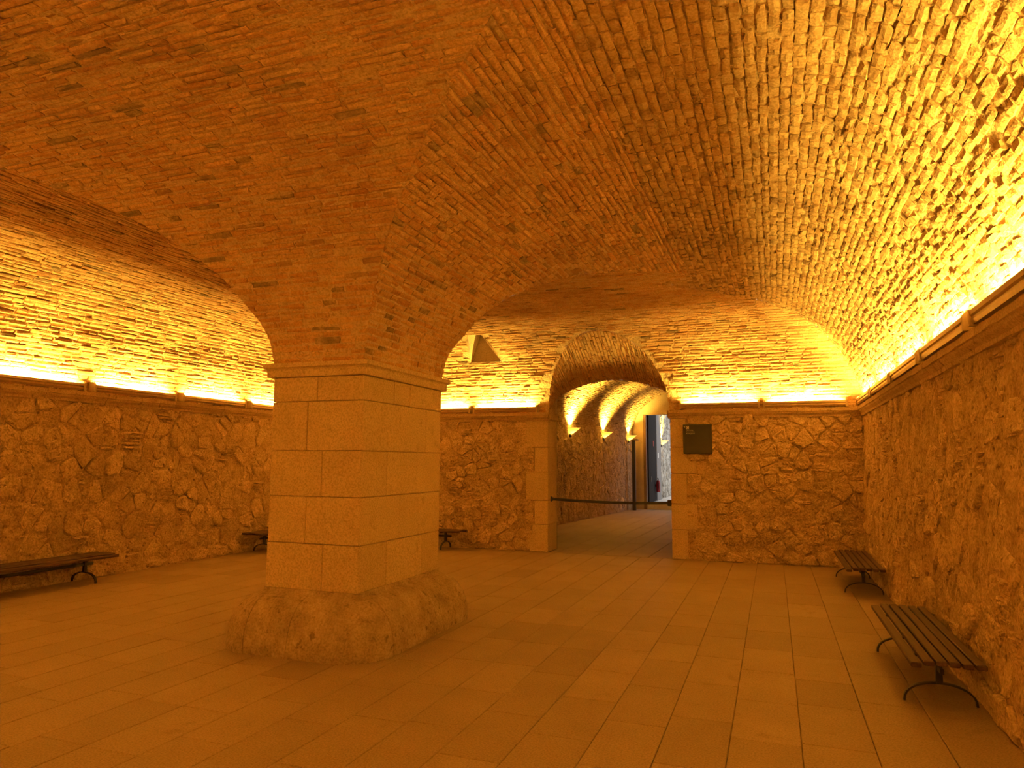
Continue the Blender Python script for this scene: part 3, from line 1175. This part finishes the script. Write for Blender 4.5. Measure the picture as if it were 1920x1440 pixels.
# ------------------------------------------------------------------ cove lights on the cornice
def cove_light(Wf, a0, a1, label, group):
    L = a1 - a0
    org = Wf(np.array([(a0 + a1) / 2]), np.array([2.575]), np.array([0.0]))[0]
    ex = np.round(Wf(np.array([1.0]), np.array([0.]), np.array([0.]))[0] - Wf(np.array([0.]), np.array([0.]), np.array([0.]))[0], 6)
    eh = np.round(Wf(np.array([0.0]), np.array([0.]), np.array([1.]))[0] - Wf(np.array([0.]), np.array([0.]), np.array([0.]))[0], 6)
    root = empty('cove_light', tuple(org))
    tag(root, label, 'light', group)

    def T(a, h, z):
        return tuple(ex * a + eh * h + np.array((0, 0, z * 1.2)))
    prof = [(.045, .075), (.040, .075), (.040, .014), (.118, .008), (.128, .030), (.122, .050), (.132, .060), (.132, .088), (.125, .088),
            (.125, .064), (.115, .052), (.120, .032), (.112, .016), (.046, .020)]
    n = len(prof)
    vs = [T(s_ * L / 2, h, z) for s_ in (-1, 1) for h, z in prof]
    fs = [(i, (i + 1) % n, n + (i + 1) % n, n + i) for i in range(n)]
    chan = mesh_obj('channel', vs, fs, M_CHANNEL, root)
    for s_ in (-1, 1):
        b = MB()
        cs = [(.004, 0.0), (.004, .12), (.100, .12), (.136, .092), (.138, .0)]
        q = [T(s_ * (L / 2 + dx), h, z) for dx in (-.004, .028) for h, z in cs]
        b.add(q, [(0, 1, 2, 3, 4), (9, 8, 7, 6, 5)] + [(i, 5 + i, 5 + (i + 1) % 5, (i + 1) % 5) for i in range(5)])
        b.build('end_bracket', M_BRACKET, root)
    b = MB()
    m = 8
    q = []
    for s_ in (-1, 1):
        for i in range(m):
            an = 2 * math.pi * i / m
            q.append(T(s_ * (L / 2 - .03), .080 + .012 * math.cos(an), .036 + .012 * math.sin(an)))
    b.add(q, [(i, (i + 1) % m, m + (i + 1) % m, m + i) for i in range(m)] + [tuple(reversed(range(m))), tuple(range(m, 2 * m))])
    b.build('lamp_tube', M_TUBE, chan)
    ld = bpy.data.lights.new('cove_lamp', 'AREA')
    ld.shape = 'RECTANGLE'
    ld.size, ld.size_y = L - .16, .045
    ld.color = LAMP_RGB
    ld.energy = COVE_WATT_PER_M * L
    lo = bpy.data.objects.new('lamp', ld)
    COL.objects.link(lo)
    lo.parent = root
    x = Vector(ex)
    lean = math.radians(42)                       # the lamp leans towards the wall behind it
    zax = -(Vector((0, 0, math.cos(lean))) - Vector(eh) * math.sin(lean))
    yax = zax.cross(x)
    lo.matrix_local = Matrix(((x.x, yax.x, zax.x, 0), (x.y, yax.y, zax.y, 0), (x.z, yax.z, zax.z, 0), (0, 0, 0, 1)))
    lo.location = T(0, .080, .058)
    return root


G = .10
ORD = ['first', 'second', 'third', 'fourth', 'fifth', 'sixth', 'seventh', 'eighth']
for k in range(8):
    y1 = 12.50 - 1.742 * k
    y0 = max(y1 - 1.742, YF + .15)
    if y1 - y0 > .5:
        cove_light(W_RIGHT, y0 + G, y1 - G, ORD[k] + ' uplight trough from the sign wall corner, on the cornice above the two benches', 'cornice uplights above the two benches')
for a0, a1, lab in ((-1.53, -.15, 'slim uplight trough on the cornice right above the square dark sign'), (-.15, 1.19, 'slim uplight trough on the doorway wall cornice, ending in the corner by the bench')):
    cove_light(W_BACK, a0 + .05, a1 - .06, lab, 'cornice uplights on the sign side of the doorway')
for a0, a1, lab in ((-5.45, -4.08, 'slim uplight trough on the cornice ending at the doorway arch, below the niche'), (-6.86, -5.45, 'second uplight trough from the doorway on the niche side of its wall'),
                    (-8.25, -6.86, 'third uplight trough from the doorway on the niche side of its wall')):
    cove_light(W_BACK, a0 + .06, a1 - .06, lab, 'cornice uplights on the pier side of the doorway')
for k in range(8):
    y1 = 11.86 - 1.585 * k
    y0 = max(y1 - 1.585, YF + .15)
    if y1 - y0 > .5:
        cove_light(W_LEFT, y0 + .09, y1 - .09, ORD[k] + ' uplight trough from the far corner, on the cornice of the wall beyond the pier', 'cornice uplights beyond the pier')
for k in range(6):
    x0 = XL + .2 + 1.65 * k
    cove_light(W_FRONT, x0 + .08, x0 + 1.57, ORD[k] + ' uplight trough from the wall beyond the pier, on the cornice behind the viewer', 'cornice uplights behind the viewer')


# ------------------------------------------------------------------ benches (local: length along y, seat at z = 0.37)
def make_bench():
    r = empty('slatted_bench')
    for i in range(6):
        x = -.188 + i * .0752
        z = .362 - (.016 if i == 0 else .0) + (0.004 if i in (2, 3) else 0)
        MB().box((x - .031, -1.02, z - .034), (x + .031, 1.02, z), .006).build('slat', M_WOOD, r)
    for s_ in (-1, 1):
        y = s_ * .68
        leg = MB()
        leg.box((-.020, y - .022, .135), (.020, y + .022, .325), .004)
        leg.sweep([(-.205, y, .318), (-.12, y, .318), (0, y, .322), (.12, y, .322), (.205, y, .322)], (0, 1, 0), .04, .012)
        leg_o = leg.build('leg', M_IRON, r)
        pts = []
        for i in range(17):
            a = math.pi * i / 16
            ca = math.cos(a)
            pts.append((-.222 * ca, y, .006 + .135 * max(math.sin(a), 0) ** .85))
        f = MB().sweep(pts, (0, 1, 0), .030, .013)
        f.build('arched_foot', M_IRON, leg_o)
    MB().box((-.012, -.80, .225), (.012, .80, .262), .003).build('rail', M_IRON, r)
    return r


def copy_tree(o, parent=None):
    c = o.copy()
    COL.objects.link(c)
    c.parent = parent
    for ch in o.children:
        copy_tree(ch, c)
    return c


bench = make_bench()
spots = [(1.035, 6.50, 0.0, 'dark slatted wooden bench midway along the mortar-smeared long wall'),
         (1.035, 10.92, 0.0, 'dark slatted bench in the corner between the sign wall and the long wall'),
         (-8.73, 6.44, math.pi, 'dark slatted bench midway along the rubble wall beyond the pier'),
         (-8.70, 11.35, math.pi, 'dark slatted bench at the corner end of the rubble wall beyond the pier'),
         (-6.56, 12.36, -math.pi / 2, 'dark slatted bench against the doorway wall, under the triangular niche side')]
for i, (x, y, rz, lab) in enumerate(spots):
    b = bench if i == 0 else copy_tree(bench)
    b.location = (x, y, 0.0)
    b.rotation_euler = (0, 0, rz)
    tag(b, lab, 'bench', 'slatted benches along the walls')

# ------------------------------------------------------------------ sign on the back wall
sx, sz, sw, sh = -1.457, 1.807, .48, .506
sy = YB - .075
sign = empty('wall_sign', (sx + sw / 2, sy, sz))
tag(sign, 'square dark sign panel with small pale lettering beside the doorway', 'sign')
_p = MB().box((-sw / 2, -.006, 0), (sw / 2, .075, sh), .002)
panel = _p.build('panel', M_SIGN, sign)


def sign_text(txt, x, z, size):
    cu = bpy.data.curves.new('lettering', 'FONT')
    cu.body = txt
    cu.size = size
    cu.extrude = .0006
    ob = bpy.data.objects.new('tmp', cu)
    COL.objects.link(ob)
    dg = bpy.context.evaluated_depsgraph_get()
    me = bpy.data.meshes.new_from_object(ob.evaluated_get(dg))
    COL.objects.unlink(ob)
    bpy.data.objects.remove(ob)
    me.materials.clear()
    me.materials.append(M_INK)
    o = bpy.data.objects.new('lettering', me)
    COL.objects.link(o)
    o.parent = panel
    o.rotation_euler = (math.pi / 2, 0, 0)
    o.location = (x, -.0072, z)
    return o


tx = -sw / 2 + .050
sign_text("Pati d'armes", tx, sh - .107, .0245)
sign_text('Patio de armas', tx, sh - .136, .0245)
sign_text('Parade ground', tx, sh - .165, .0245)
ic = MB()
iz = sh - .079
ic.box((tx, -.0075, iz), (tx + .050, -.0062, iz + .010)).box((tx, -.0075, iz + .042), (tx + .050, -.0062, iz + .052))
ic.box((tx, -.0075, iz), (tx + .010, -.0062, iz + .052)).box((tx + .040, -.0075, iz), (tx + .050, -.0062, iz + .052))
ic.box((tx + .017, -.0075, iz + .018), (tx + .033, -.0062, iz + .034))
ic.build('pictogram', M_INK, panel)
ar_ = MB()
ax, az = tx - .030, sh - .046
ar_.add([(ax - .010, -.0075, az + .014), (ax + .012, -.0075, az + .012), (ax + .008, -.0075, az - .012), (ax + .001, -.0075, az - .001)], [(0, 3, 2, 1)])
ar_.build('arrow', M_INK, panel)

# ------------------------------------------------------------------ belt barrier across the doorway
bb = empty('belt_barrier', (DOOR1, 12.80, .945))
tag(bb, 'black retractable belt stretched across the arched doorway', 'barrier')
MB().box((-.085, -.05, -.055), (.0, .05, .055), .012).build('cassette', M_BLACK, bb)
Lb = DOOR1 - DOOR0
pts = [(-.08 - (Lb - .12) * t, 0, .018 * t + -.045 * 4 * t * (1 - t) * .6) for t in np.linspace(0, 1, 17)]
MB().sweep(pts, (0, 0, 1), .048, .003).build('belt', M_BELT, bb)
MB().box((-Lb, -.03, -.045 + .018), (-Lb + .02, .03, .045 + .018), .004).box((-Lb + .02, -.012, -.03 + .018), (-Lb + .05, .012, .03 + .018), .004).build('wall_clip', M_BLACK, bb)

# ------------------------------------------------------------------ corridor beyond the doorway
YE = 25.5
CLX = lambda y: -5.80 + (y - 13.15) * (1.06 / 12.35)
CRX = -1.40
cfl = MB().box((-6.4, YB + .02, -.10), (-1.0, YE + .5, -.012)).build('floor_corridor', M_GROUT)
tag(cfl, 'stone slab floor of the corridor beyond the doorway', 'floor', kind='structure')
x = -6.3
while x < -1.2:
    wdt = .42
    y = YB + .03 - rng.uniform(0, .5)
    while y < YE + .4:
        L = rng.choice([.7, .9, 1.1])
        y0, y1 = max(y, YB + .025), min(y + L, YE + .45)
        if y1 - y0 > .1:
            sh_ = .086 * 1.0
            v, f = slab_geo(x, x + wdt, y0, y1, -.001)
            v[:, 0] += (v[:, 1] - 13.15) * .02
            c = v.mean(0)
            c[2] = 0
            o = mesh_obj('slab', v - c, f, M_SLAB, cfl, rnd=float(rng.uniform(.1, .5)))
            o.location = c
        y += L
    x += wdt
W_CL = lambda a, b, h: np.stack([CLX(a) + h, a, b], -1)
W_CR = lambda a, b, h: np.stack([CRX - h + 0 * a, a, b], -1)
rubble_wall('wall_corridor_left', 'rubble corridor wall with three sconces beyond the doorway', W_CL, [(13.1, YE + .1, 0, 2.75)], .30, .21, .010, .008, .016, limit=120, step=.07)
rubble_wall('wall_corridor_right', 'corridor wall hidden beside the doorway', W_CR, [(13.1, YE + .1, 0, 2.75)], 0, 0, 0, 0, .016, step=.25)
# rear face of the doorway wall seen from the corridor
rear = MB()
rear.box((-6.4, YREAR + .002, 0), (DOOR0 - .02, YREAR + .12, 4.6)).box((DOOR1 + .02, YREAR + .002, 0), (-.9, YREAR + .12, 4.6))
ra = rear_arch(np.linspace(0, math.pi, 31))
vs = [(p[0], YREAR + .004, p[2] + .002) for p in ra] + [(p[0], YREAR + .004, 4.6) for p in ra]
rear.add(vs, [(i, i + 1, 31 + i + 1, 31 + i) for i in range(30)])
rr = rear.build('wall_corridor_near', M_PLASTER)
tag(rr, 'corridor side of the doorway wall', 'wall', kind='structure')


def corr(a, b):
    """a = y, b in [0,pi] from the left springing over the crown"""
    l = CLX(a)
    cx = (l + CRX) / 2
    hw = (CRX - l) / 2
    return np.stack([cx - hw * np.cos(b), a, 2.66 + 1.52 * np.sin(b)], -1)


YY, TT = np.meshgrid(np.linspace(13.15, YE + .1, 14), np.linspace(0, math.pi, 33))
cv = corr(YY, TT)
cv[..., 2] += .01
cc = mesh_obj('ceiling_corridor', cv.reshape(-1, 3), [(j * 14 + i, j * 14 + i + 1, (j + 1) * 14 + i + 1, (j + 1) * 14 + i) for j in range(32) for i in range(13)], M_MORTAR)
tag(cc, 'brick barrel vault of the corridor beyond the doorway', 'ceiling', kind='structure')
cells = courses(0.0, math.pi * .72, lambda b: (13.2, YE), .062 / 1.75, .013 / 1.75, [.14, .21, .28], [.3, .3, .4])
V = lay(corr, corr, cells, False, .010, .005)
if np.mean((V[:, :12].mean(1) - corr((cells[:, 0] + cells[:, 1]) / 2, (cells[:, 2] + cells[:, 3]) / 2))[:, 2]) > 0:
    V = lay(corr, corr, cells, True, .010, .005)
brick_children(cc, V, M_BRICK_PALE, np.zeros(len(V)), limit=0)

# end wall with the tall door opening
OX0, OX1, OZ = -4.26, -2.55, 3.36
ew = MB()
ew.box((-5.4, YE, 0), (OX0 - .10, YE + .20, 4.7)).box((OX1, YE, 0), (-.9, YE + .20, 4.7)).box((OX0 - .10, YE, OZ), (OX1, YE + .20, 4.7))
e = ew.build('wall_corridor_end', M_PLASTER)
tag(e, 'plastered end wall of the corridor round a tall door opening', 'wall', kind='structure')
dr = empty('door_1', (OX0, YE, 0))
tag(dr, 'tall dark door folded back in its frame at the end of the corridor', 'door', kind='structure')
MB().box((-.10, -.015, 0), (0.0, .20, OZ), .006).build('door_frame', M_FRAME, dr)
leaf = MB().box((-.03, .20, .215), (.055, 1.93, OZ + .3), .006).build('door_leaf', M_DOOR, dr)
MB().box((-.03, .6, .95), (.075, .64, 1.15), .004).build('handle', M_GREY, leaf)
po = empty('metal_post', (-4.585, 24.82, 0))
tag(po, 'dark metal post with a flat cap at the end of the corridor wall', 'post')
MB().box((-.055, -.05, 0), (.055, .05, 2.42), .006).build('shaft', M_IRON, po)
MB().box((-.07, -.09, 2.42), (.16, .08, 2.47), .006).build('cap_plate', M_FRAME, po)
st_ = MB().box((OX0 - .1, YE + .08, 0), (-.9, YE + .30, .212), .004).build('door_sill', M_DAYFLOOR, dr)
st_.location = (-OX0, -YE, 0)

# outside: daylit passage
yf_ = MB().box((-4.6, YE + .30, -.1), (6.0, 40.0, .21)).build('floor_outside', M_DAYFLOOR)
tag(yf_, 'pale paving outside the far door', 'floor', kind='structure')
gj = MB().box((-4.8, 27.46, .2), (-4.185, 28.5, 4.2), .004).build('wall_outside_pillar', M_GREY)
tag(gj, 'smooth grey pilaster just outside the far door', 'wall', kind='structure')
W_OL = lambda a, b, h: np.stack([-4.26 + h, a, b], -1)
rubble_wall('wall_outside', 'pale daylit rubble wall outside the far door', W_OL, [(28.45, 39.0, .2, 4.4)], .34, .22, .02, .015, .03, mats=(M_DAYSTONE, M_DAYSTONE), limit=60, step=.09)
W_OE = lambda a, b, h: np.stack([a, 39.0 - h, b], -1)
rubble_wall('wall_outside_far', 'pale daylit rubble wall closing the yard outside the far door', W_OE, [(-4.4, 6.0, .2, 4.4)], .34, .22, .02, .015, .03, mats=(M_DAYSTONE, M_DAYSTONE), limit=60, step=.12)
ob = MB().box((-5.0, 25.72, .2), (-4.30, 27.46, 4.2)).build('wall_outside_return', M_GREY)
tag(ob, 'wall return behind the folded dark door', 'wall', kind='structure')


# sconces: inverted wedge bowls with an open lit top
def sconce(pos, rz, label, group, watt):
    r = empty('wall_sconce', pos, rz)
    tag(r, label, 'light', group)
    b = MB()
    m = 8
    top = [(.30 * math.sin(math.pi * i / m), .24 * -math.cos(math.pi * i / m), .0) for i in range(m + 1)]
    vs = top + [(0.0, -.03, -.19), (0.02, 0.0, -.20), (0.0, .03, -.19)]
    fs = []
    for i in range(m):
        fs.append((i, i + 1, m + 2))
    fs += [(0, m + 2, m + 1), (m, m + 3, m + 2)]
    b.add(vs, fs)
    inner = [(p[0] * .9, p[1] * .9, -.004) for p in top]
    b.add(top + inner, [(i, i + 1, m + 2 + i, m + 1 + i) for i in range(m)])
    b.build('bowl', M_SCONCE, r)
    MB().lathe([(.0, -.02), (.03, -.02), (.035, .0), (.0, .012)], (.07, 0, -.05), 10).build('lamp_bulb', M_BULB, r)
    MB().box((-.02, -.04, -.26), (.02, .04, -.17), .004).build('wall_bracket', M_IRON, r)
    ld = bpy.data.lights.new('sconce_lamp', 'SPOT')
    ld.energy = watt
    ld.color = LAMP_RGB
    ld.spot_size = math.radians(118)
    ld.spot_blend = .9
    ld.shadow_soft_size = .03
    lo = bpy.data.objects.new('lamp', ld)
    COL.objects.link(lo)
    lo.parent = r
    lo.rotation_euler = (math.pi, math.radians(-8), 0)
    lo.location = (.13, 0, .015)
    return r


tilt_c = -math.atan2(1.06, 12.35)
for k, y in enumerate((19.0, 22.0, 24.85)):
    sconce((CLX(y) + .03, y, 2.60), tilt_c, ['white wedge sconce on the corridor wall next to the doorway arch', 'white wedge sconce midway along the corridor wall',
                                            'white wedge sconce above the dark metal post'][k], 'corridor sconces', SCONCE_WATT * (7.5, 7, 3.2)[k])
sconce((-4.22, 29.0, 2.55), 0, 'white wedge sconce on the pale daylit wall outside', 'outdoor sconce', SCONCE_WATT * 4)

# fire extinguisher and red plate by the dark door
fe = empty('fire_extinguisher', (-4.10, 27.12, .55))
tag(fe, 'red fire extinguisher hung on the dark door', 'extinguisher')
MB().lathe([(.0, 0), (.065, .0), (.075, .02), (.075, .36), (.06, .41), (.025, .44), (.022, .46), (.0, .46)], (0, 0, 0), 16).build('cylinder', M_RED, fe, smooth=True)
MB().box((-.02, -.02, .46), (.02, .02, .51), .004).box((-.015, -.10, .50), (.015, .04, .525), .003).build('valve', M_BLACK, fe)
MB().sweep([(0, -.03, .48), (.03, -.10, .42), (.04, -.10, .25), (.03, -.09, .10)], (1, 0, 0), .02, .02).build('hose', M_BLACK, fe)
MB().box((-.105, -.03, .20), (-.06, .03, .30), .004).build('bracket', M_BLACK, fe)
rp = MB().box((0, -.06, -.10), (.012, .06, .10), .003).build('red_plate', M_RED)
rp.location = (-4.204, 26.75, 2.36)
tag(rp, 'small red safety plate fixed on the dark door', 'sign')
wp = MB().box((0, -.10, -.10), (.012, .10, .10), .003).build('white_plate', M_WHITE)
wp.location = (-4.184, 27.75, 1.93)
tag(wp, 'small white plate on the grey pilaster outside', 'sign')
